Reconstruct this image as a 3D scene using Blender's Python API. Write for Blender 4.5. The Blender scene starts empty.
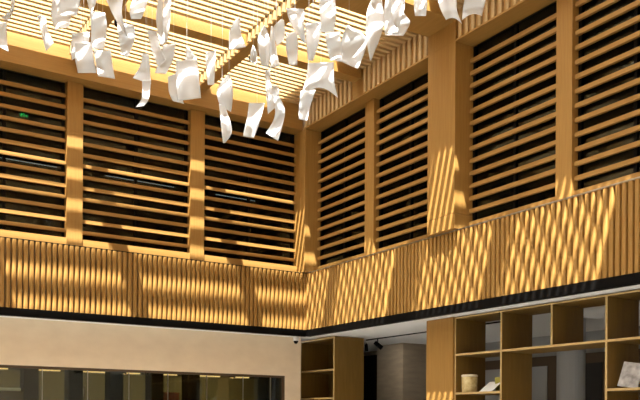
import bpy, bmesh, math, random
from mathutils import Vector, Matrix

# ------------------------------------------------------------------ camera
EYE = 1.6
CAM = Vector((-8.8553, -14.5206, EYE))
YAW, FPX, PPY, ROLL = 0.5652, 800.18, 419.05, 0.0063
SC = bpy.context.scene
COL = SC.collection
cd = bpy.data.cameras.new('camera')
cam = bpy.data.objects.new('camera', cd)
COL.objects.link(cam)
cd.sensor_fit = 'HORIZONTAL'; cd.sensor_width = 36.0
cd.lens = FPX / 640 * 36.0
cd.shift_y = (PPY - 200) / 640
cd.clip_start = 0.05; cd.clip_end = 200
_fw = Vector((math.sin(YAW), math.cos(YAW), 0)); _rt = Vector((math.cos(YAW), -math.sin(YAW), 0)); _up = Vector((0, 0, 1))
_cr, _sr = math.cos(ROLL), math.sin(ROLL)
cx = _rt * _cr + _up * _sr * -1 * -1; cx = _rt * _cr - _up * (-_sr); cy = _up * _cr - _rt * _sr
cam.matrix_world = Matrix(((cx.x, cy.x, -_fw.x, CAM.x), (cx.y, cy.y, -_fw.y, CAM.y), (cx.z, cy.z, -_fw.z, CAM.z), (0, 0, 0, 1)))
SC.camera = cam

# ------------------------------------------------------------------ sky, sun, exposure
w = bpy.data.worlds.new('sky'); SC.world = w; w.use_nodes = True
bg = w.node_tree.nodes['Background']
bg.inputs['Color'].default_value = (0.92, 0.97, 1.0, 1); bg.inputs['Strength'].default_value = 9.0
sd = bpy.data.lights.new('sun', 'SUN'); sd.energy = 25.0; sd.angle = math.radians(0.6); sd.color = (1.0, 0.97, 0.92)
sun = bpy.data.objects.new('sun', sd); COL.objects.link(sun)
sun.location = (-4, -8, 14)
sun.rotation_euler = Vector((0.26, 0.26, -1.0)).to_track_quat('-Z', 'Y').to_euler()
SC.view_settings.view_transform = 'Standard'
SC.view_settings.look = 'None'
SC.view_settings.gamma = 1.0
SC.view_settings.use_curve_mapping = False
SC.view_settings.exposure = 0.76
SC.cycles.max_bounces = 10
SC.cycles.diffuse_bounces = 6
SC.cycles.sample_clamp_indirect = 6.0

# ------------------------------------------------------------------ materials
def newmat(name):
    m = bpy.data.materials.new(name); m.use_nodes = True
    return m, m.node_tree, m.node_tree.nodes['Principled BSDF']

def simple(name, col, rough=0.6, metal=0.0, spec=0.5):
    m, nt, p = newmat(name)
    p.inputs['Base Color'].default_value = (*col, 1); p.inputs['Roughness'].default_value = rough
    p.inputs['Metallic'].default_value = metal; p.inputs['Specular IOR Level'].default_value = spec
    return m

def noisy(name, c0, c1, scale, stretch=(1, 1, 1), rough=0.6, detail=4, bump=0.0, spec=0.4):
    m, nt, p = newmat(name)
    tc = nt.nodes.new('ShaderNodeTexCoord'); mp = nt.nodes.new('ShaderNodeMapping'); nz = nt.nodes.new('ShaderNodeTexNoise')
    rp = nt.nodes.new('ShaderNodeValToRGB')
    mp.inputs['Scale'].default_value = stretch
    nz.inputs['Scale'].default_value = scale; nz.inputs['Detail'].default_value = detail
    rp.color_ramp.elements[0].color = (*c0, 1); rp.color_ramp.elements[1].color = (*c1, 1)
    rp.color_ramp.elements[0].position = 0.3; rp.color_ramp.elements[1].position = 0.7
    nt.links.new(tc.outputs['Object'], mp.inputs['Vector']); nt.links.new(mp.outputs['Vector'], nz.inputs['Vector'])
    nt.links.new(nz.outputs['Fac'], rp.inputs['Fac']); nt.links.new(rp.outputs['Color'], p.inputs['Base Color'])
    p.inputs['Roughness'].default_value = rough; p.inputs['Specular IOR Level'].default_value = spec
    if bump:
        b = nt.nodes.new('ShaderNodeBump'); b.inputs['Strength'].default_value = bump; b.inputs['Distance'].default_value = 0.01
        nt.links.new(nz.outputs['Fac'], b.inputs['Height']); nt.links.new(b.outputs['Normal'], p.inputs['Normal'])
    return m

def emissive(name, col, s):
    m, nt, p = newmat(name)
    p.inputs['Base Color'].default_value = (*col, 1)
    p.inputs['Emission Color'].default_value = (*col, 1); p.inputs['Emission Strength'].default_value = s
    return m

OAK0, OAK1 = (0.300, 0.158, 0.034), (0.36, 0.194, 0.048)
M = {}
M['oak_x'] = noisy('oak_grain_along_x', OAK0, OAK1, 6, (0.3, 6, 6), 0.5, spec=0.4)
M['oak_y'] = noisy('oak_grain_along_y', OAK0, OAK1, 6, (6, 0.3, 6), 0.5, spec=0.4)
M['oak_z'] = noisy('oak_grain_upright', OAK0, OAK1, 6, (6, 6, 0.3), 0.5, spec=0.4)
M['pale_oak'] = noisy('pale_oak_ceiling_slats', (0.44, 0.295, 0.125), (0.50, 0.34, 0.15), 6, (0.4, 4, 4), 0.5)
M['shelf'] = noisy('oak_shelf_board', (0.16, 0.088, 0.014), (0.20, 0.112, 0.02), 5, (4, 4, 0.4), 0.5)  # same oak as the pier, darkened to carry the shade inside the bays
M['edge'] = noisy('oak_edge_painted_sunlit', (0.46, 0.32, 0.135), (0.52, 0.37, 0.16), 5, (4, 4, 4), 0.5)  # lighter oak, sunlight on the shelf fronts put into the colour
M['stone'] = noisy('beige_limestone', (0.79, 0.66, 0.48), (0.86, 0.73, 0.54), 3, (1, 1, 1.6), 0.6, 8)
M['dstone'] = noisy('grey_brown_stone', (0.21, 0.17, 0.125), (0.27, 0.22, 0.16), 2.5, (1, 1, 5), 0.6, 7)
M['floor'] = noisy('polished_beige_floor', (0.21, 0.20, 0.185), (0.25, 0.24, 0.22), 1.2, (1, 1, 1), 0.3, 5)
M['black'] = simple('black_metal', (0.003, 0.0027, 0.0025), 0.6, 0.0, 0.08)
M['steel'] = simple('brushed_steel', (0.45, 0.45, 0.45), 0.35, 1.0)
M['white'] = simple('white_plaster', (0.86, 0.87, 0.86), 0.8)
M['palewall'] = simple('pale_plaster', (0.62, 0.60, 0.57), 0.8)
M['grey'] = simple('grey_plaster', (0.32, 0.33, 0.33), 0.8)
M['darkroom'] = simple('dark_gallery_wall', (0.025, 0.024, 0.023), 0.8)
M['brown'] = simple('dark_brown_timber', (0.07, 0.042, 0.02), 0.5)
M['olive'] = simple('olive_brown_wall', (0.16, 0.13, 0.065), 0.7)
M['wire'] = simple('thin_steel_wire', (0.7, 0.7, 0.7), 0.4, 0.6)
M['cream'] = simple('cream_card', (0.75, 0.68, 0.50), 0.7)
M['whitecard'] = simple('white_card', (0.80, 0.80, 0.77), 0.6)
M['yellowcard'] = simple('yellow_olive_card', (0.40, 0.36, 0.06), 0.6)
M['redcard'] = simple('dark_red_card', (0.20, 0.03, 0.02), 0.6)
M['greycard'] = noisy('grey_printed_cover', (0.22, 0.21, 0.20), (0.62, 0.60, 0.58), 9, (1, 1, 1), 0.5, 5)
M['kraft'] = noisy('kraft_canister_skin', (0.42, 0.30, 0.10), (0.70, 0.58, 0.30), 14, (1, 1, 1), 0.6, 4)
M['green'] = emissive('green_exit_glow', (0.02, 0.60, 0.10), 2.0)
M['warm'] = emissive('warm_cove_light', (1.0, 0.66, 0.30), 0.9)
M['cool'] = emissive('white_linear_light', (0.9, 0.95, 1.0), 0.35)

def paper_mat():
    m, nt, p = newmat('translucent_white_paper')
    out = nt.nodes['Material Output']
    p.inputs['Base Color'].default_value = (0.80, 0.81, 0.81, 1); p.inputs['Roughness'].default_value = 0.55
    tr = nt.nodes.new('ShaderNodeBsdfTranslucent'); tr.inputs['Color'].default_value = (0.80, 0.82, 0.83, 1)
    mx = nt.nodes.new('ShaderNodeMixShader'); mx.inputs[0].default_value = 0.4
    nt.links.new(p.outputs[0], mx.inputs[1]); nt.links.new(tr.outputs[0], mx.inputs[2]); nt.links.new(mx.outputs[0], out.inputs['Surface'])
    return m
M['paper'] = paper_mat()

def glass_mat(name, tint, refl):
    m, nt, p = newmat(name)
    out = nt.nodes['Material Output']
    tr = nt.nodes.new('ShaderNodeBsdfTransparent'); tr.inputs['Color'].default_value = (*tint, 1)
    gl = nt.nodes.new('ShaderNodeBsdfGlossy'); gl.inputs['Roughness'].default_value = 0.03; gl.inputs['Color'].default_value = (0.9, 0.95, 0.95, 1)
    mx = nt.nodes.new('ShaderNodeMixShader'); mx.inputs[0].default_value = refl
    nt.links.new(tr.outputs[0], mx.inputs[1]); nt.links.new(gl.outputs[0], mx.inputs[2]); nt.links.new(mx.outputs[0], out.inputs['Surface'])
    return m
M['glass'] = glass_mat('dark_window_glass', (0.55, 0.62, 0.60), 0.03)
M['shopglass'] = glass_mat('shop_window_glass', (0.75, 0.78, 0.70), 0.06)

# ------------------------------------------------------------------ helpers
def new_bm(): return bmesh.new()

def box(bm, x0, x1, y0, y1, z0, z1):
    v = [bm.verts.new(p) for p in ((x0, y0, z0), (x1, y0, z0), (x1, y1, z0), (x0, y1, z0), (x0, y0, z1), (x1, y0, z1), (x1, y1, z1), (x0, y1, z1))]
    for f in ((3, 2, 1, 0), (4, 5, 6, 7), (0, 1, 5, 4), (1, 2, 6, 5), (2, 3, 7, 6), (3, 0, 4, 7)):
        bm.faces.new([v[i] for i in f])

def tube(bm, a, b, r0, r1=None, n=12):
    a, b = Vector(a), Vector(b); r1 = r0 if r1 is None else r1
    d = (b - a).normalized(); t = Vector((1, 0, 0)) if abs(d.x) < 0.9 else Vector((0, 1, 0))
    u = d.cross(t).normalized(); v = d.cross(u)
    A = [bm.verts.new(a + r0 * (u * math.cos(2 * math.pi * i / n) + v * math.sin(2 * math.pi * i / n))) for i in range(n)]
    B = [bm.verts.new(b + r1 * (u * math.cos(2 * math.pi * i / n) + v * math.sin(2 * math.pi * i / n))) for i in range(n)]
    for i in range(n):
        bm.faces.new((A[i], A[(i + 1) % n], B[(i + 1) % n], B[i]))
    bm.faces.new(A[::-1]); bm.faces.new(B)

def lathe(bm, prof, n=24, c=(0, 0, 0)):
    rings = []
    for r, z in prof:
        rings.append([bm.verts.new((c[0] + r * math.cos(2 * math.pi * i / n), c[1] + r * math.sin(2 * math.pi * i / n), c[2] + z)) for i in range(n)])
    for a, b in zip(rings, rings[1:]):
        for i in range(n): bm.faces.new((a[i], a[(i + 1) % n], b[(i + 1) % n], b[i]))
    bm.faces.new(rings[0][::-1]); bm.faces.new(rings[-1])

def finish(name, bm, mat, parent=None, smooth=False, bevel=0.0):
    bmesh.ops.recalc_face_normals(bm, faces=bm.faces)
    me = bpy.data.meshes.new(name); bm.to_mesh(me); bm.free()
    me.materials.append(M[mat] if isinstance(mat, str) else mat)
    if smooth:
        for p in me.polygons: p.use_smooth = True
    o = bpy.data.objects.new(name, me); COL.objects.link(o)
    if parent is not None: o.parent = parent
    if bevel:
        b = o.modifiers.new('bevel', 'BEVEL'); b.width = bevel; b.segments = 2; b.limit_method = 'ANGLE'
    return o

def bobj(name, dims, mat, parent=None, bevel=0.0):
    bm = new_bm(); box(bm, *dims); return finish(name, bm, mat, parent, bevel=bevel)

def tag(o, label, cat, group=None, kind=None):
    o['label'] = label; o['category'] = cat
    if group: o['group'] = group
    if kind: o['kind'] = kind
    return o

def empty(name, loc=(0, 0, 0)):
    o = bpy.data.objects.new(name, None); COL.objects.link(o); o.location = loc; o.empty_display_size = 0.1
    return o

def struct(name, label, cat):
    return tag(empty(name), label, cat, kind='structure')

# ------------------------------------------------------------------ main dimensions (metres)
XE, YE = -14.0, -17.0                  # far ends of the two walls (outside the frame)
Z_BAL0, Z_BALB, Z_BAL1 = 3.35, 3.487, 4.675   # fascia bottom, fluting bottom, fluting top
Z_FR0, Z_SLAT, Z_BEAM, Z_TOP = 7.715, 8.20, 8.05, 8.45
FX = -0.12                             # face of the right frieze and columns
XBEAMS = [(-2.13, -1.90), (-4.76, -4.08), (-6.83, -6.60), (-9.45, -8.77), (-11.53, -11.30), (-14.15, -13.47)]   # y ranges of beams running along x
YBEAMS = [(-2.545, -2.345), (-4.98, -4.77), (-7.40, -7.20), (-9.83, -9.62), (-12.25, -12.05)]  # x ranges of beams running along y

# ------------------------------------------------------------------ floor
o = bobj('floor', (-16, 6, -18, 6, -0.2, 0), 'floor'); tag(o, 'polished beige stone floor of the hall', 'floor', kind='structure')

# ------------------------------------------------------------------ ceiling grid
ceil = struct('ceiling', 'slatted oak ceiling of square coffers between deep beams', 'ceiling')
for y0, y1 in XBEAMS:
    bobj('beam', (XE, FX, y0, y1, Z_BEAM, Z_TOP), 'oak_y', ceil)
for x0, x1 in YBEAMS:
    bobj('beam', (x0, x1, YE, 0.0, Z_BEAM + 0.002, Z_TOP), 'oak_x', ceil)
ys = [0.0] + [v for b in XBEAMS for v in (b[1], b[0])] + [YE]
xs = [FX] + [v for b in YBEAMS for v in (b[1], b[0])] + [XE]
PITCH, TH, HH = 0.148, 0.073, 0.10
for a in range(0, len(xs), 2):
    for b in range(0, len(ys), 2):
        x1, x0, y1, y0 = xs[a], xs[a + 1], ys[b], ys[b + 1]
        bm = new_bm()
        y = y1 - 0.075
        n_ = 0
        while y - TH > y0 + 0.02:
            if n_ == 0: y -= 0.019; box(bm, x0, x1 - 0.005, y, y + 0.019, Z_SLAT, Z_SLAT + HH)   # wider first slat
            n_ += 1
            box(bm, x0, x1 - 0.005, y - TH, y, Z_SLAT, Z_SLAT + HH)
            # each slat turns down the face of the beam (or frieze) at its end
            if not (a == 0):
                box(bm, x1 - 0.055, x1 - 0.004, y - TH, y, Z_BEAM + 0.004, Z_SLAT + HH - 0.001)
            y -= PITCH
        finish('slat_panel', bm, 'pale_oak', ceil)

o = bobj('trim_18', (-0.75, 0.4, YE, 0.4, Z_TOP + 0.002, Z_TOP + 0.10), 'oak_y'); tag(o, 'solid roof edge above the right wall', 'roof edge', kind='structure')

# ------------------------------------------------------------------ back wall (plane y = 0)
fb = struct('trim_1', 'plain oak frieze board above the left windows', 'frieze')
bobj('board', (XE, FX, 0.0, 0.34, Z_FR0, Z_TOP), 'oak_x', fb)

# right frieze with upright fins, interrupted by beams and columns
fr = struct('trim_2', 'oak frieze of upright fins above the right windows', 'frieze')
ysegs = [(0.0, -1.90), (-2.13, -4.08), (-4.76, -6.60), (-6.83, -8.77), (-9.45, -11.30)]
bobj('board', (FX + 0.05, 0.26, YE, 0.34, Z_FR0, Z_TOP), 'oak_y', fr)
bobj('lower_edge', (FX - 0.002, FX + 0.05, YE, 0.0, Z_FR0, Z_FR0 + 0.03), 'oak_y', fr)
for (ya, yb) in ysegs:
    bm = new_bm()
    y = ya - 0.05
    while y - TH > yb + 0.01:
        # fin with a rounded front
        n = 5
        pr = [(FX + 0.055, y), (FX + 0.02, y)]
        for i in range(n + 1):
            t = math.pi * i / n
            pr.append((FX + 0.02 - 0.02 * math.sin(t), y - TH / 2 + TH / 2 * math.cos(t)))
        pr += [(FX + 0.055, y - TH)]
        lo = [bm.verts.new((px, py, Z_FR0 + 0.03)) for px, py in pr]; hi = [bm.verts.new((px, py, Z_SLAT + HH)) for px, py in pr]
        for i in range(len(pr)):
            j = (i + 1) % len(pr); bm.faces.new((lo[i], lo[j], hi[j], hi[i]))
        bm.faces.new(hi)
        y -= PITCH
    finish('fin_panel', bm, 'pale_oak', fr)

# columns and posts
def column(nm, label, dims, mat='oak_z'):
    o = bobj(nm, dims, mat, bevel=0.006); return tag(o, label, 'column', kind='structure')
column('trim_3', 'square oak corner column where the two walls meet', (FX, 0.36, FX + 0.02, 0.36, Z_BAL1 + 0.023, Z_FR0))
cw = struct('trim_4', 'wide oak column between the right windows, streaked by sunlight', 'column')
bobj('upper_cladding', (FX, 0.36, -4.76, -4.08, 4.945, Z_TOP), 'oak_z', cw, bevel=0.004)
bobj('lower_cladding', (FX, 0.36, -4.76, -4.08, Z_BAL1 + 0.023, 4.94), 'oak_z', cw, bevel=0.004)
for nm, x0, x1, lab in (('trim_5', -4.98, -4.69, 'oak post between the left and middle windows of the left wall'), ('trim_6', -2.57, -2.27, 'oak post right of the middle window of the left wall'), ('trim_7', -7.40, -7.08, 'oak post at the far left of the left wall')):
    column(nm, lab, (x0, x1, 0.22, 0.40, Z_BAL1 - 0.3, Z_FR0 + 0.02))
for nm, y0, y1, lab in (('trim_8', -2.19, -1.90, 'slim oak post between the two windows next to the corner'), ('trim_9', -6.90, -6.61, 'slim oak post between the two windows at the right'), ('trim_10', -9.45, -8.77, 'oak column at the near end of the right wall')):
    column(nm, lab, (0.14, 0.32, y0, y1, Z_BAL1 - 0.3, Z_FR0 + 0.02))

# windows with louvres
LZ0, LP, NL = 7.50, 0.2046, 14
def window(nm, label, axis, a0, a1):
    w_ = struct(nm, label, 'window')
    pl = 0.30 if axis == 'x' else 0.20
    def bx(bm, u0, u1, d0, d1, z0, z1):
        if axis == 'x': box(bm, u0, u1, pl + d0, pl + d1, z0, z1)
        else: box(bm, pl + d0, pl + d1, u0, u1, z0, z1)
    bm = new_bm()
    for k in range(NL):
        zt = LZ0 - LP * k
        bx(bm, a0, a1, 0.0, 0.050, zt - 0.063, zt)
    if axis == 'x': bx(bm, a0, a1, -0.06, 0.06, 4.72, 4.87)
    finish('louver_panel', bm, 'oak_' + axis, w_)
    bm = new_bm()
    bx(bm, a0, a0 + 0.05, 0.07, 0.13, 4.5, Z_FR0); bx(bm, a1 - 0.05, a1, 0.07, 0.13, 4.5, Z_FR0)
    bx(bm, a0 + 0.05, a1 - 0.05, 0.07, 0.13, 4.5, 4.62)
    mid = (a0 + a1) / 2
    bx(bm, mid - 0.025, mid + 0.025, 0.07, 0.13, 4.62, Z_FR0)
    finish('frame', bm, 'black', w_)
    bm = new_bm(); bx(bm, a0 + 0.05, a1 - 0.05, 0.098, 0.104, 4.62, Z_FR0)
    finish('pane', bm, 'glass', w_)
window('window_1', 'louvred dark window at the left edge', 'x', -7.08, -4.98)
window('window_2', 'louvred dark window in the middle of the left wall', 'x', -4.69, -2.57)
window('window_3', 'louvred dark window of the left wall beside the corner', 'x', -2.27, FX - 0.0)
window('window_4', 'louvred dark window of the right wall beside the corner', 'y', -1.90, FX + 0.02)
window('window_5', 'louvred dark window left of the wide sunlit column', 'y', -4.08, -2.19)
window('window_6', 'louvred dark window right of the wide sunlit column', 'y', -6.61, -4.76)
window('window_7', 'louvred dark window at the right edge', 'y', -8.77, -6.90)

# dark galleries behind the windows
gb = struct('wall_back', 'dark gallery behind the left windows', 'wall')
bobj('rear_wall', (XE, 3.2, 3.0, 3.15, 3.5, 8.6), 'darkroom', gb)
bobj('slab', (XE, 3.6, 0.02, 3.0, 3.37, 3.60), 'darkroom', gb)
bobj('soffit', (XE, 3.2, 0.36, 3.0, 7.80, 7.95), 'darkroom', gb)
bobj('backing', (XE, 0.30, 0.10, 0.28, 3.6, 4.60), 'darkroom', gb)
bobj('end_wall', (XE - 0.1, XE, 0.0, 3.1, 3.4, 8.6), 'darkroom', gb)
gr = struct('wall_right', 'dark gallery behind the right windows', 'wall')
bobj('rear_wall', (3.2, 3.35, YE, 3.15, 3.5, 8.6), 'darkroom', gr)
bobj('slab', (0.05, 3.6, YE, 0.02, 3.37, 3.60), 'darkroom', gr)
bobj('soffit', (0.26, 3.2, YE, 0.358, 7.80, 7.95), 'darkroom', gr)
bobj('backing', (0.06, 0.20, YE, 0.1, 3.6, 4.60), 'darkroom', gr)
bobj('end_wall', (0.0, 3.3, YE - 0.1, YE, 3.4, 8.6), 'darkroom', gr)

# the two sides of the hall behind the photographer
o = bobj('wall_front', (XE - 0.2, 4.2, YE - 0.2, YE, 0, Z_TOP), 'palewall'); tag(o, 'pale plaster wall of the hall behind the viewer', 'wall', kind='structure')
o = bobj('wall_side', (XE - 0.2, XE, YE, 3.2, 0, Z_TOP), 'palewall'); tag(o, 'pale plaster wall of the hall at the far left', 'wall', kind='structure')
o = bobj('trim_16', (FX, 0.3, YE, -9.45, 4.70, Z_FR0), 'oak_y'); tag(o, 'oak cladding of the right wall near the viewer', 'cladding', kind='structure')
o = bobj('trim_17', (XE, -7.40, 0.0, 0.4, 4.70, Z_FR0), 'oak_x'); tag(o, 'oak cladding of the left wall beyond the far left post', 'cladding', kind='structure')

# ------------------------------------------------------------------ fluted balcony fronts
def fluted(nm, label, axis, u0, u1):
    t = struct(nm, label, 'balcony front')
    bm = new_bm()
    P, R = 0.098, 0.036
    n = 10
    def pt(u, d, z): return bm.verts.new((u, -d, z) if axis == 'x' else (-d, u, z))
    k = 0
    u = u1 - P / 2
    while u > u0:
        prof = [(u + R + 0.004, -0.012), (u + R, -0.006)]
        for i in range(n + 1):
            a = math.pi * i / n
            prof.append((u + R * math.copysign(abs(math.cos(a)) ** 0.55, math.cos(a)), 0.034 * abs(math.sin(a)) ** 0.55))
        prof += [(u - R, -0.006), (u - R - 0.004, -0.012)]
        lo = [pt(a, d, Z_BALB) for a, d in prof]; hi = [pt(a, d, Z_BAL1) for a, d in prof]
        for i in range(len(prof) - 1): bm.faces.new((lo[i], lo[i + 1], hi[i + 1], hi[i]))
        bm.faces.new([pt(a, d, Z_BAL1) for a, d in prof]); bm.faces.new([pt(a, d, Z_BALB) for a, d in prof][::-1])   # end caps of their own
        u -= P
    o = finish('fluted_panel', bm, 'oak_z', t)
    for p in o.data.polygons: p.use_smooth = len(p.vertices) == 4
    def bx(name, a0, a1, d0, d1, z0, z1, mat):
        bobj(name, (a0, a1, -d1, -d0, z0, z1) if axis == 'x' else (-d1, -d0, a0, a1, z0, z1), mat, t)
    bx('backing_board', u0, u1 if axis == 'x' else 0.0, -0.10, -0.012, Z_BALB, Z_BAL1, 'brown')
    bx('fascia', u0, u1, -0.09, 0.03, Z_BAL0, Z_BALB - 0.001, 'black')
    if axis == 'y':
        bx('cap_rail', u0, u1, -0.10, 0.036, Z_BAL1 + 0.001, Z_BAL1 + 0.022, 'steel')
    else:
        bx('cap_rail', u0, u1, -0.10, 0.030, Z_BAL1 + 0.001, Z_BAL1 + 0.014, 'black')
    return t
fluted('trim_11', 'fluted oak balcony front along the left wall', 'x', XE, 0.0)
fluted('trim_12', 'fluted oak balcony front along the right wall', 'y', YE, 0.0)

# ------------------------------------------------------------------ ground floor
# stone wall with a ribbon shop window
sw = struct('wall_left', 'beige limestone wall under the left balcony', 'wall')
SY = 0.33
bobj('stone_panel', (XE, 0.06, SY, SY + 0.22, 2.52, 3.351), 'stone', sw)
bobj('stone_end', (-0.33, 0.06, SY, SY + 0.22, 0.0, 2.52), 'stone', sw)
bobj('stone_base', (XE, -0.33, SY, SY + 0.22, 0.0, 0.9), 'stone', sw)
rw = struct('window_8', 'long dark shop window in the stone wall', 'window')
bobj('head_frame', (XE, -0.33, SY + 0.01, SY + 0.12, 2.475, 2.52), 'brown', rw)
bobj('side_frame', (-0.39, -0.33, SY + 0.01, SY + 0.12, 0.9, 2.475), 'brown', rw)
bm = new_bm(); box(bm, XE, -0.39, SY + 0.06, SY + 0.072, 0.9, 2.475); finish('pane', bm, 'shopglass', rw)
for x in (-6.16, -5.35, -4.53, -3.74, -2.95, -2.12, -1.30, -0.65):
    bobj('glazing_joint', (x - 0.006, x + 0.006, SY + 0.05, SY + 0.082, 0.9, 2.475), 'steel', rw)
shop = struct('wall_shop', 'olive brown shop interior behind the long window', 'wall')
bobj('rear_wall', (XE, 0.0, 2.2, 2.3, 0.0, 3.2), 'olive', shop)
bobj('shop_ceiling', (XE, 0.0, SY + 0.22, 2.2, 2.75, 2.85), 'olive', shop)
bobj('side_wall', (0.0, 0.058, SY + 0.22, 2.2, 0, 3.2), 'darkroom', shop)
bobj('valance', (XE, -0.03, 1.25, 1.3, 2.48, 2.75), 'brown', shop)
for i, x in enumerate((-5.49, -4.68, -3.90, -3.08, -2.30, -0.50)):
    bobj('pier', (x - 0.13, x + 0.13 if i < 5 else x + 0.1, 0.62, 0.95, 0.0, 2.75), 'black', shop)

# white ceiling of the ground floor right, passage and rear room
wc = struct('trim_13', 'white plaster ceiling under the right balcony', 'ceiling')
bobj('recess_soffit', (XE, -0.028, 0.091, 0.34, 3.352, 3.369), 'white', wc)
bobj('plaster', (-0.028, 4.2, YE, 5.0, 3.352, 3.37), 'white', wc)
ps = struct('wall_passage', 'grey brown stone wall at the end of the passage', 'wall')
bobj('stone_block', (2.5, 4.0, -0.13, 0.86, 0, 3.351), 'dstone', ps)
bobj('side_wall', (-0.1, -0.001, 2.31, 5.0, 0, 3.35), 'dstone', ps)
bobj('end_wall', (-0.1, 3.5, 5.0, 5.2, 0, 3.35), 'dstone', ps)
bobj('far_wall', (3.3, 3.5, 0.861, 5.0, 0, 3.351), 'dstone', ps)
dr = struct('door_1', 'tall black doorway at the back of the passage', 'door')
bobj('leaf', (3.22, 3.298, 0.95, 2.75, 0, 3.24), 'black', dr)
rr = struct('wall_rear', 'grey wall with dark timber doors behind the right shelves', 'wall')
bobj('plaster_wall', (4.0, 4.2, YE, 0.85, 0, 3.351), 'grey', rr)
for y0, y1 in ((-1.95, -1.15), (-3.25, -2.55), (-4.60, -3.85), (-5.9, -5.3)):
    d_ = struct('window_%d' % (9 + [-1.95, -3.25, -4.60, -5.9].index(y0)), 'dark timber framed glazed door in the room behind the shelves', 'window')
    bm = new_bm(); box(bm, 3.90, 3.999, y0 - 0.12, y1 + 0.12, 0, 2.92); finish('frame', bm, 'brown', d_)
    bobj('pane', (3.88, 3.899, y0 + 0.12, y1 - 0.12, 0.3, 2.72), 'grey' if y0 in (-1.95, -3.25) else 'darkroom', d_)
cl = new_bm(); tube(cl, (2.2, -5.17, 0), (2.2, -5.17, 3.35), 0.24, n=32)
o = finish('trim_14', cl, 'grey', smooth=False); tag(o, 'round grey column standing behind the right shelves', 'column', kind='structure')
o = bobj('trim_15', (0.30, 1.05, -4.27, -3.58, 0, 3.345), 'oak_z', bevel=0.004)
tag(o, 'solid oak pier panel at the left end of the long shelving', 'column', kind='structure')

# shelving
T = 0.035
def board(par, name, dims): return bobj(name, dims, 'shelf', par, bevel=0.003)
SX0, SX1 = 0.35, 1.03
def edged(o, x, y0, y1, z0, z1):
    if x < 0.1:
        e = bobj('painted_sunlit_edge', (x - 0.004, x - 0.0005, y0, y1, z0, z1), 'edge', o); e['label'] = 'front edge coloured as if sunlit'  # added strip, its pale colour paints sun on the front edge
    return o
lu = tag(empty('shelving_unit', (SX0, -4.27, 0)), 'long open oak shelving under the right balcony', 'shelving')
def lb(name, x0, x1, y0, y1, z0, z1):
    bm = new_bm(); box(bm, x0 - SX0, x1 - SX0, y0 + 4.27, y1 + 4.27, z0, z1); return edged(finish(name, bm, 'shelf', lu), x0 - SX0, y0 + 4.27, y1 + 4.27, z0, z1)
divs = [-4.28, -5.35, -6.375, -7.34, -8.32, -9.32]
for y in divs: 
    full = y != -6.375
    lb('upright', SX0, SX1, y - T / 2, y + T / 2, 0.0 if full else 2.70 + T / 2, 3.31)
lb('top_board', SX0, SX1, divs[-1], divs[0] + T / 2, 3.31, 3.335)
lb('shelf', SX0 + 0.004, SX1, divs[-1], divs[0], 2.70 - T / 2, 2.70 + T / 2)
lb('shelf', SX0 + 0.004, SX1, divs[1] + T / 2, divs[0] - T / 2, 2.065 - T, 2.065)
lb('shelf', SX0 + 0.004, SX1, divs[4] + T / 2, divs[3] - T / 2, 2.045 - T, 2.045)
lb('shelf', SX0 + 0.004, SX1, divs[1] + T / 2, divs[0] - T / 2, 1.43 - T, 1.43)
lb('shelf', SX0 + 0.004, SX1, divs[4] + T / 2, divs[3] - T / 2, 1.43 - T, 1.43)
for y0, y1, x in ((divs[0], divs[1], 1), (divs[2], divs[3], 1)): pass

cu = tag(empty('shelving_unit', (SX0, -0.52, 0)), 'narrow tall oak shelving in the corner by the stone wall', 'shelving')
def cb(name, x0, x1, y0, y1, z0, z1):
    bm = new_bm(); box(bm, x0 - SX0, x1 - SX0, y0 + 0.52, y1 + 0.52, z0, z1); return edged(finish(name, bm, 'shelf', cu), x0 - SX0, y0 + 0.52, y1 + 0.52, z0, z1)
cb('side_panel', SX0, 1.10, -0.56, -0.52, 0, 3.335)
cb('side_panel', SX0, 1.10, 0.78, 0.82, 0, 3.335)
cb('back_panel', 1.06, 1.10, -0.52, 0.78, 0, 3.335)
cb('top_board', SX0, 1.06, -0.52, 0.78, 3.295, 3.335)
for z in (2.66, 2.06, 1.46): cb('shelf', SX0 + 0.004, 1.06, -0.52, 0.78, z - T, z)

# ------------------------------------------------------------------ things on the shelves
t = tag(empty('canister', (0.51, -4.46, 2.065)), 'round kraft canister with a lid on the left shelf', 'canister')
bm = new_bm(); lathe(bm, [(0.122, 0), (0.128, 0.01), (0.133, 0.255), (0.128, 0.26)], 28); finish('body', bm, 'kraft', t, smooth=True)
bm = new_bm(); lathe(bm, [(0.136, 0.262), (0.138, 0.29), (0.12, 0.30)], 28); finish('lid', bm, 'cream', t, smooth=True)

def slab_rot(name, size, mat, parent, rot, loc):
    bm = new_bm(); box(bm, -size[0] / 2, size[0] / 2, -size[1] / 2, size[1] / 2, 0, size[2])
    o = finish(name, bm, mat, parent, bevel=0.003); o.location = loc; o.rotation_euler = rot; return o
t = tag(empty('brochure', (0.55, -4.95, 2.067)), 'white brochure propped open on a slant beside the kraft canister', 'brochure')
slab_rot('front_cover', (0.012, 0.34, 0.27), 'whitecard', t, (0, math.radians(52), math.radians(-8)), (-0.10, 0.05, 0.0))
slab_rot('back_cover', (0.012, 0.20, 0.24), 'yellowcard', t, (0, math.radians(-12), math.radians(20)), (0.10, -0.12, 0.0))
t = tag(empty('book', (0.50, -7.55, 2.047)), 'grey picture book leaning upright on the right shelf', 'book')
slab_rot('cover', (0.028, 0.30, 0.35), 'greycard', t, (math.radians(9), math.radians(14), math.radians(8)), (0, -0.02, 0.01))
slab_rot('pages', (0.014, 0.285, 0.335), 'whitecard', t, (math.radians(9), math.radians(14), math.radians(8)), (0.020, -0.02, 0.018))

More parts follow.
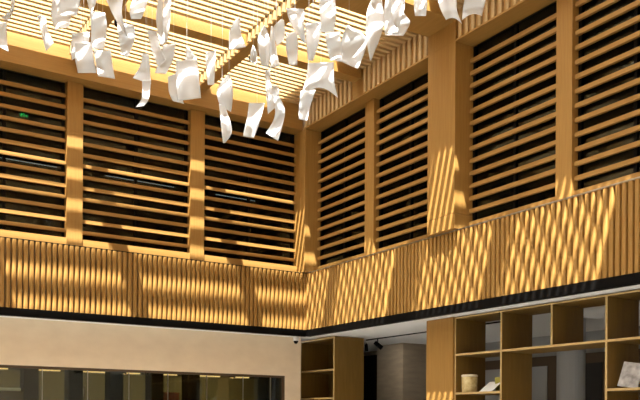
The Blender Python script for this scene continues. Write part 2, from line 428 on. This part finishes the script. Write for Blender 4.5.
# ------------------------------------------------------------------ shop things behind the long window
t = tag(empty('display_case', (-5.95, 0.8, 0)), 'low dark display counter with a pale top at the left edge', 'counter')
bm = new_bm(); box(bm, -0.3, 0.32, -0.2, 0.2, 0, 2.07); finish('body', bm, 'brown', t)
bm = new_bm(); box(bm, -0.26, 0.28, -0.18, 0.18, 2.072, 2.13); finish('pale_top', bm, 'whitecard', t, bevel=0.01)
t = tag(empty('picture_frame', (-4.25, 2.13, 2.12)), 'small grey framed picture on the shop wall', 'picture')
bm = new_bm(); box(bm, -0.17, 0.17, 0.0, 0.05, -0.12, 0.12); finish('frame', bm, 'brown', t)
bm = new_bm(); box(bm, -0.14, 0.14, -0.012, -0.001, -0.09, 0.09); finish('print', bm, 'grey', t)
t = tag(empty('gift_box', (-2.62, 1.1, 0.0)), 'dark red display box behind the long window', 'box')
bm = new_bm(); box(bm, -0.15, 0.15, -0.12, 0.04, 0, 2.08); finish('body', bm, 'redcard', t)
bm = new_bm(); box(bm, -0.155, 0.155, -0.125, 0.042, 2.082, 2.13); finish('lid', bm, 'redcard', t)
for i, (x, wd) in enumerate(((-5.98, 0.36), (-5.10, 0.5), (-4.2, 0.55), (-3.42, 0.3), (-2.65, 0.35), (-1.75, 0.5), (-0.98, 0.35))):
    names = ['above the low display counter', 'second from the left edge', 'above the small framed picture', 'fourth from the left edge', 'above the dark red display box', 'second from the right end', 'nearest the right end of the window']
    t = tag(empty('ceiling_lamp', (x, 1.1, 2.475)), 'warm strip lamp in the long shop window, ' + names[i], 'lamp', 'warm strip lamps in the shop window')
    bm = new_bm(); box(bm, -wd / 2, wd / 2, -0.04, 0.04, 0.0, 0.274); finish('housing', bm, 'brown', t)
    bm = new_bm(); box(bm, -wd / 2 + 0.01, wd / 2 - 0.01, -0.05, -0.041, 0.005, 0.03); finish('diffuser', bm, 'warm', t)
    l = bpy.data.lights.new('strip', 'AREA'); l.shape = 'RECTANGLE'; l.size = wd; l.size_y = 0.05; l.energy = 2.2; l.color = (1.0, 0.78, 0.42)
    b_ = bpy.data.objects.new('strip', l); COL.objects.link(b_); b_.parent = t; b_.location = (0, 0.12, -0.01); b_.rotation_euler = (math.radians(55), 0, 0)

# ------------------------------------------------------------------ small fittings
t = tag(empty('security_camera', (-0.17, 0.15, 3.352)), 'small white security camera under the balcony corner', 'camera')
bm = new_bm(); tube(bm, (0, 0, -0.002), (0, 0, -0.09), 0.06, 0.06, 20); finish('housing', bm, 'white', t)
bm = new_bm(); lathe(bm, [(0.005, -0.155), (0.03, -0.145), (0.045, -0.12), (0.05, -0.092)], 20); finish('lens_dome', bm, 'black', t, smooth=True)

t = tag(empty('track_rail', (1.42, 0, 3.352)), 'thin dark lighting track on the white ceiling of the passage', 'track')
bm = new_bm(); box(bm, -0.015, 0.015, -4.5, -0.2, -0.022, -0.001); finish('rail', bm, 'black', t)
def track_spot(x, y, label, s=1.0, aim=(0.5, -0.55, -0.6), z=3.330):
    t = tag(empty('track_spotlight', (x, y, z)), label, 'spotlight', 'track spotlights in the passage')
    bm = new_bm(); tube(bm, (0, 0, 0.0), (0, 0, -0.10 * s), 0.012 * s); finish('stem', bm, 'black', t)
    a = Vector(aim).normalized(); c = Vector((0, 0, -0.12 * s))
    bm = new_bm(); tube(bm, c - a * 0.08 * s, c + a * 0.12 * s, 0.045 * s, 0.05 * s, 16); finish('head', bm, 'black', t)
    return t
def spot_light(o, e, aim, size=1.9):
    l = bpy.data.lights.new('spot', 'SPOT'); l.energy = e; l.spot_size = size; l.spot_blend = 0.8; l.color = (1.0, 0.90, 0.74); l.shadow_soft_size = 0.05
    b = bpy.data.objects.new('spot', l); COL.objects.link(b); b.parent = o; b.location = Vector((0, 0, -0.14)) + Vector(aim).normalized() * 0.16
    b.rotation_euler = Vector(aim).to_track_quat('-Z', 'Y').to_euler()
spot_light(track_spot(1.42, -0.62, 'black track spotlight hanging over the passage'), 22, (0.8, 0.45, -0.6))
track_spot(1.85, 0.40, 'smaller black spotlight above the black doorway', 0.8, (0.2, 0.1, -1), 3.352)

def ceiling_spot(x, y, label):
    t = tag(empty('ceiling_spotlight', (x, y, Z_SLAT)), label, 'spotlight', 'small black spotlights in the ceiling corners')
    bm = new_bm(); tube(bm, (0, 0, 0.0), (0, 0, -0.13), 0.018); finish('stem', bm, 'steel', t)
    bm = new_bm(); tube(bm, (0, 0.0, -0.13), (0.01, -0.02, -0.20), 0.045, 0.05, 16); finish('head', bm, 'black', t)
ceiling_spot(-4.70, -1.70, 'small black ceiling spotlight between papers at upper left')
ceiling_spot(-2.27, -1.76, 'small black ceiling spotlight at the beam crossing')

t = ex = t = tag(empty('exit_sign', (-5.62, 0.75, 7.115)), 'small green lit exit sign behind the far left louvres', 'sign')
bm = new_bm(); box(bm, -0.20, 0.20, 0.0, 0.03, -0.07, 0.07); finish('panel', bm, 'black', t)
bm = new_bm()                                                      # running figure, door and arrow
for a, b in (((-0.10, 0.03), (-0.12, -0.01)), ((-0.12, -0.01), (-0.09, -0.045)), ((-0.12, -0.01), (-0.15, -0.04)), ((-0.10, 0.03), (-0.065, 0.01)), ((-0.10, 0.03), (-0.14, 0.02))):
    tube(bm, (a[0], -0.006, a[1]), (b[0], -0.006, b[1]), 0.009, n=6)
tube(bm, (-0.09, -0.010, 0.05), (-0.09, 0.0, 0.05), 0.013, n=10)
finish('running_figure', bm, 'green', t)
bm = new_bm(); box(bm, -0.04, -0.03, -0.01, 0, -0.05, 0.055); box(bm, -0.03, 0.015, -0.01, 0, 0.045, 0.055); box(bm, 0.005, 0.015, -0.01, 0, -0.05, 0.045)
finish('door_symbol', bm, 'green', t)
bm = new_bm(); box(bm, 0.05, 0.14, -0.01, 0, -0.008, 0.008)
tube(bm, (0.14, -0.005, 0), (0.11, -0.005, 0.03), 0.008, n=6); tube(bm, (0.14, -0.005, 0), (0.11, -0.005, -0.03), 0.008, n=6)
finish('arrow', bm, 'green', t)
ex.scale = (0.42, 0.42, 0.6)
for x, ln, lab in ((-6.05, 2.5, 'thin linear lamp behind the far left louvres'), (-3.1, 1.5, 'thin linear lamp behind the middle louvres'), (-0.9, 1.0, 'thin linear lamp behind the louvres by the corner')):
    t = tag(empty('linear_lamp', (x, 1.6, 6.535)), lab, 'lamp', 'linear lamps in the dark gallery')
    bm = new_bm(); box(bm, -ln / 2, ln / 2, -0.015, 0.015, 0.0, 0.02); finish('housing', bm, 'black', t)
    bm = new_bm(); box(bm, -ln / 2 + 0.01, ln / 2 - 0.01, -0.010, 0.010, -0.006, -0.001); finish('diffuser', bm, 'cool', t)
    for sx in (-ln / 2 + 0.15, ln / 2 - 0.15):
        bm = new_bm(); tube(bm, (sx, 0, 0.02), (sx, 0, 1.264), 0.003, n=6); finish('hanger', bm, 'black', t)

# ------------------------------------------------------------------ hanging paper sheets
def at(px, py, depth):
    u, v = px - 320, PPY - py
    a = (u * _cr - v * _sr) / FPX; b = (u * _sr + v * _cr) / FPX
    return CAM + depth * (_fw + _rt * a + _up * b)

def interp(pts, t):
    n = len(pts)
    if n == 2: return tuple(pts[0][i] + (pts[1][i] - pts[0][i]) * t for i in range(2))
    s = t * (n - 1); k = min(int(s), n - 2); f = s - k
    p = [pts[max(k - 1, 0)], pts[k], pts[k + 1], pts[min(k + 2, n - 1)]]
    return tuple(0.5 * (2 * p[1][i] + (p[2][i] - p[0][i]) * f + (2 * p[0][i] - 5 * p[1][i] + 4 * p[2][i] - p[3][i]) * f * f + (3 * p[1][i] - p[0][i] - 3 * p[2][i] + p[3][i]) * f ** 3) for i in range(2))

def hang_height(x, y):
    over = any(a - 0.002 < y < b + 0.002 for a, b in XBEAMS) or any(a - 0.06 < x < b + 0.002 for a, b in YBEAMS)
    return (Z_BEAM if over else Z_SLAT) - 0.0005
random.seed(7)
def sheet(label, depth, L, R, yaw=None, curl=None, roll=None, arch=0):
    """a curled sheet of paper between its two long edges, hung from the slats by one wire"""
    yaw = random.uniform(-0.14, 0.14) if yaw is None else yaw
    curl = random.choice((-1, 1)) * random.uniform(0.015, 0.05) if curl is None else curl
    roll = random.choice((-1, 1)) * random.uniform(0.02, 0.065) if roll is None else roll
    NR, NC = 14, 8
    P = []
    for r in range(NR + 1):
        t_ = r / NR; l = interp(L, t_); q = interp(R, t_)
        row = []
        for c in range(NC + 1):
            s = c / NC
            d = depth + yaw * (s - 0.5) * (1 - 0.8 * t_) + curl * math.sin(math.pi * s) * (0.4 + t_) + roll * math.sin(2.2 * math.pi * t_ + s) - roll * 0.5 * t_
            row.append(at(l[0] + (q[0] - l[0]) * s, l[1] + (q[1] - l[1]) * s - arch * math.sin(math.pi * s) * t_ ** 2, d))
        P.append(row)
    top = P[0][NC // 2].copy()
    t = tag(empty('paper_sheet', top), label, 'paper', 'hanging paper sheets')
    bm = new_bm()
    V = [[bm.verts.new(p - top) for p in row] for row in P]
    for r in range(NR):
        for c in range(NC): bm.faces.new((V[r][c], V[r][c + 1], V[r + 1][c + 1], V[r + 1][c]))
    o = finish('paper', bm, 'paper', t, smooth=True)
    sm = o.modifiers.new('thickness', 'SOLIDIFY'); sm.thickness = 0.0025; sm.offset = 0
    bm = new_bm(); tube(bm, (0, 0, -0.004), (0, 0, hang_height(top.x, top.y) - top.z), 0.0013, n=6)
    finish('wire', bm, 'wire', t)
    return t

# upper left cluster
sheet('large white sheet cut by the left picture edge, lowest there', 9.0, [(-8, 22), (-7, 34), (-5, 44)], [(7, 22), (7, 38), (8.5, 52)])
sheet('thin curling strip near the left edge above the cut off sheet', 9.4, [(11, -5), (10, 10), (0, 18)], [(15, -5), (14, 10), (8, 21)])
sheet('narrow twisted pale sheet hanging alone at far left', 9.6, [(37, 14), (41, 32), (46, 51)], [(46, 18), (48, 30), (54, 43)])
sheet('broad greyish sheet with rounded lower edge at upper left', 9.7, [(53, -6), (51, 15), (55, 30)], [(72, -6), (71, 16), (69, 27)])
sheet('wide white sheet overlapping the broad greyish one', 9.2, [(61, -6), (58, 6), (57, 15)], [(81, -6), (79, 8), (77, 16)])
sheet('short white sheet at the top edge above a tall one', 9.5, [(86, -6), (88, 5), (91, 13)], [(97, -6), (96, 3), (93, 10)])
sheet('tall upright white sheet right of the bent pair', 8.9, [(90, 11), (91, 30), (91, 48)], [(105, 13), (107, 28), (104, 50)])
sheet('long white sheet tapering down to a sharp point', 8.6, [(104, -6), (113, 15), (126, 36)], [(124, -6), (122, 14), (128, 37)])
sheet('pale rounded sheet just behind the pointed one', 9.3, [(117, 23), (119, 42), (121, 55)], [(134, 25), (135, 38), (128, 57)])
sheet('small white sheet folded at its bottom by the top edge', 9.0, [(135, -6), (130, 9), (131, 19)], [(149, -6), (145, 10), (141, 19)])
sheet('greyish dagger shaped sheet left of a white strip', 9.1, [(159, -6), (156, 20), (161, 46)], [(163, -6), (163, 20), (165, 44)])
sheet('slim white strip right of the dagger shaped sheet', 9.45, [(164, -6), (163, 20), (164, 43)], [(171, -6), (170, 22), (167, 42)])
sheet('upper gray sheet behind the front bent sheet at left', 9.3, [(72, 33), (71, 48), (72, 60)], [(90, 32), (89, 42), (88, 50)])
sheet('front sheet bent in the middle over the frieze at left', 8.7, [(75, 43), (75, 58), (78, 73)], [(92, 42), (94, 58), (96, 73)])
sheet('bright sheet bent in two right beside the other bent one', 8.8, [(94, 51), (96, 64), (98, 76)], [(111, 50), (112, 62), (115, 79)])
# middle cluster
sheet('bright narrow sheet forming the left arm of a V', 8.8, [(147, 30), (151, 48), (158, 67)], [(157, 32), (160, 46), (166, 60)])
sheet('slanting sheet forming the right arm of the V', 9.0, [(163, 45), (159, 60), (155, 73)], [(176, 43), (173, 60), (166, 74)])
sheet('flared white sheet above a dangling tail', 8.9, [(142, 53), (140, 66), (133, 78)], [(149, 54), (150, 68), (151, 84)])
sheet('narrow curling tail against the dark left louvres', 8.5, [(142, 80), (142, 97), (136, 107)], [(151, 80), (149, 98), (144, 106)])
sheet('large flat rectangular sheet in the middle of the left half', 8.7, [(176, 61), (176, 80), (178, 101)], [(197, 59), (199, 78), (201, 98)], yaw=0.1, curl=-0.06, roll=0.03)
sheet('pale sheet half hidden behind the large flat one', 9.1, [(168, 77), (169, 92), (173, 101)], [(179, 72), (180, 90), (184, 104)])
sheet('small grey triangle showing above the large flat sheet', 9.3, [(186, 46), (186, 54), (186, 62)], [(189, 48), (195, 56), (198, 62)])
sheet('straight white strip in front of the beam end', 8.8, [(206, 52), (206, 68), (208, 85)], [(216, 50), (215, 68), (214, 85)], roll=0.03)
sheet('kite shaped sheet alone against the ceiling slats', 9.0, [(238, 17), (230, 30), (229, 50)], [(240, 18), (241, 33), (246, 47)])
sheet('tiny distant sheet beside the beam crossing', 10.6, [(253, 45), (250, 55), (251, 62)], [(254, 46), (257, 54), (256, 66)])
sheet('long pale sheet left of its twin in the centre', 9.0, [(264, 25), (258, 40), (261, 65)], [(265, 25), (270, 42), (269, 68)])
sheet('long pale sheet right of its twin in the centre', 9.1, [(271, 26), (270, 45), (270, 68)], [(273, 26), (276, 48), (280, 66)])
sheet('diamond shaped grey sheet tucked between taller ones', 9.4, [(281, 19), (273, 29), (277, 46)], [(284, 20), (285, 32), (284, 40)])
sheet('short bluish upright sheet in the centre', 9.0, [(286, 34), (286, 48), (289, 65)], [(297, 31), (298, 46), (297, 65)])
sheet('grey sheet narrowing downward beside a brown beam', 9.2, [(286, 8), (291, 24), (303, 42)], [(304, 9), (304, 24), (306, 44)])
sheet('white tapered sheet right of the narrowing grey one', 9.0, [(305, 23), (306, 40), (308, 60)], [(321, 22), (320, 38), (313, 61)])
sheet('tall bluish rectangle touching the top edge at centre', 8.8, [(319, -1), (320, 15), (321, 32)], [(335, -3), (336, 15), (334, 32)])
sheet('wide white sheet beneath the tall bluish rectangle', 9.2, [(325, 33), (327, 48), (330, 60)], [(340, 32), (341, 46), (343, 62)])
sheet('large crumpled sheet with a peaked top, right of centre', 8.6, [(347, 25), (341, 42), (342, 62)], [(351, 27), (367, 40), (358, 69)], yaw=0.15)
# lower middle
sheet('torn looking white sheet over the left frieze', 8.8, [(228, 74), (217, 90), (220, 106)], [(230, 75), (233, 92), (231, 112)])
sheet('pointed sheet dangling lowest over the left louvres', 8.4, [(219, 104), (221, 124), (223, 143)], [(225, 106), (232, 130), (225, 143)])
sheet('flat leaning rectangle hanging low by the corner', 8.6, [(249, 103), (247, 118), (243, 136)], [(265, 103), (260, 121), (254, 138)], curl=0.02, roll=0.02)
sheet('narrow strip above the low curling sheet', 8.9, [(265, 70), (266, 92), (268, 114)], [(270, 70), (272, 90), (277, 106)])
sheet('low curling S shaped sheet nearest the corner column', 8.7, [(272, 94), (275, 115), (266, 133)], [(280, 98), (285, 113), (278, 141)])
sheet('small grey sheet behind the low curling one', 9.6, [(272, 86), (273, 95), (275, 102)], [(279, 86), (279, 95), (280, 104)])
sheet('star shaped sheet with a drooping corner before the fins', 8.35, [(308, 63), (306, 78), (300, 99)], [(334, 62), (334, 80), (338, 98)], yaw=-0.1, arch=11)
sheet('narrow leg of paper dangling beneath the star shaped sheet', 8.15, [(301, 91), (299, 106), (299, 119)], [(316, 90), (311, 104), (307, 121)])
# right cluster
sheet('tall diamond sheet with a long pointed tip', 8.5, [(374, -6), (367, 12), (366, 36), (370, 60)], [(381, -6), (384, 18), (382, 32), (371, 61)])
sheet('white sheet right beside the tall diamond one', 8.9, [(386, -5), (384, 14), (385, 33)], [(396, -6), (398, 18), (398, 34)])
sheet('grey folded sheet in front of the flared one', 8.6, [(391, -6), (392, 14), (396, 28)], [(405, -6), (404, 10), (399, 27)])
sheet('flared white sheet with a side corner over the brown beam', 9.35, [(384, 16), (384, 26), (385, 35)], [(404, 13), (410, 23), (403, 36)])
sheet('short straight white sheet alone under the brown beam', 8.8, [(414, -6), (414, 6), (415, 16)], [(428, -6), (427, 6), (426, 16)], roll=0.02)
sheet('billowing white sheet left of the rightmost one', 8.3, [(437, -6), (440, 8), (446, 20)], [(457, -6), (457, 10), (462, 24)], arch=4)
sheet('rightmost white sheet in front of the right fins', 8.2, [(466, -6), (463, 8), (462, 20)], [(487, -6), (484, 7), (482, 16)], arch=4)
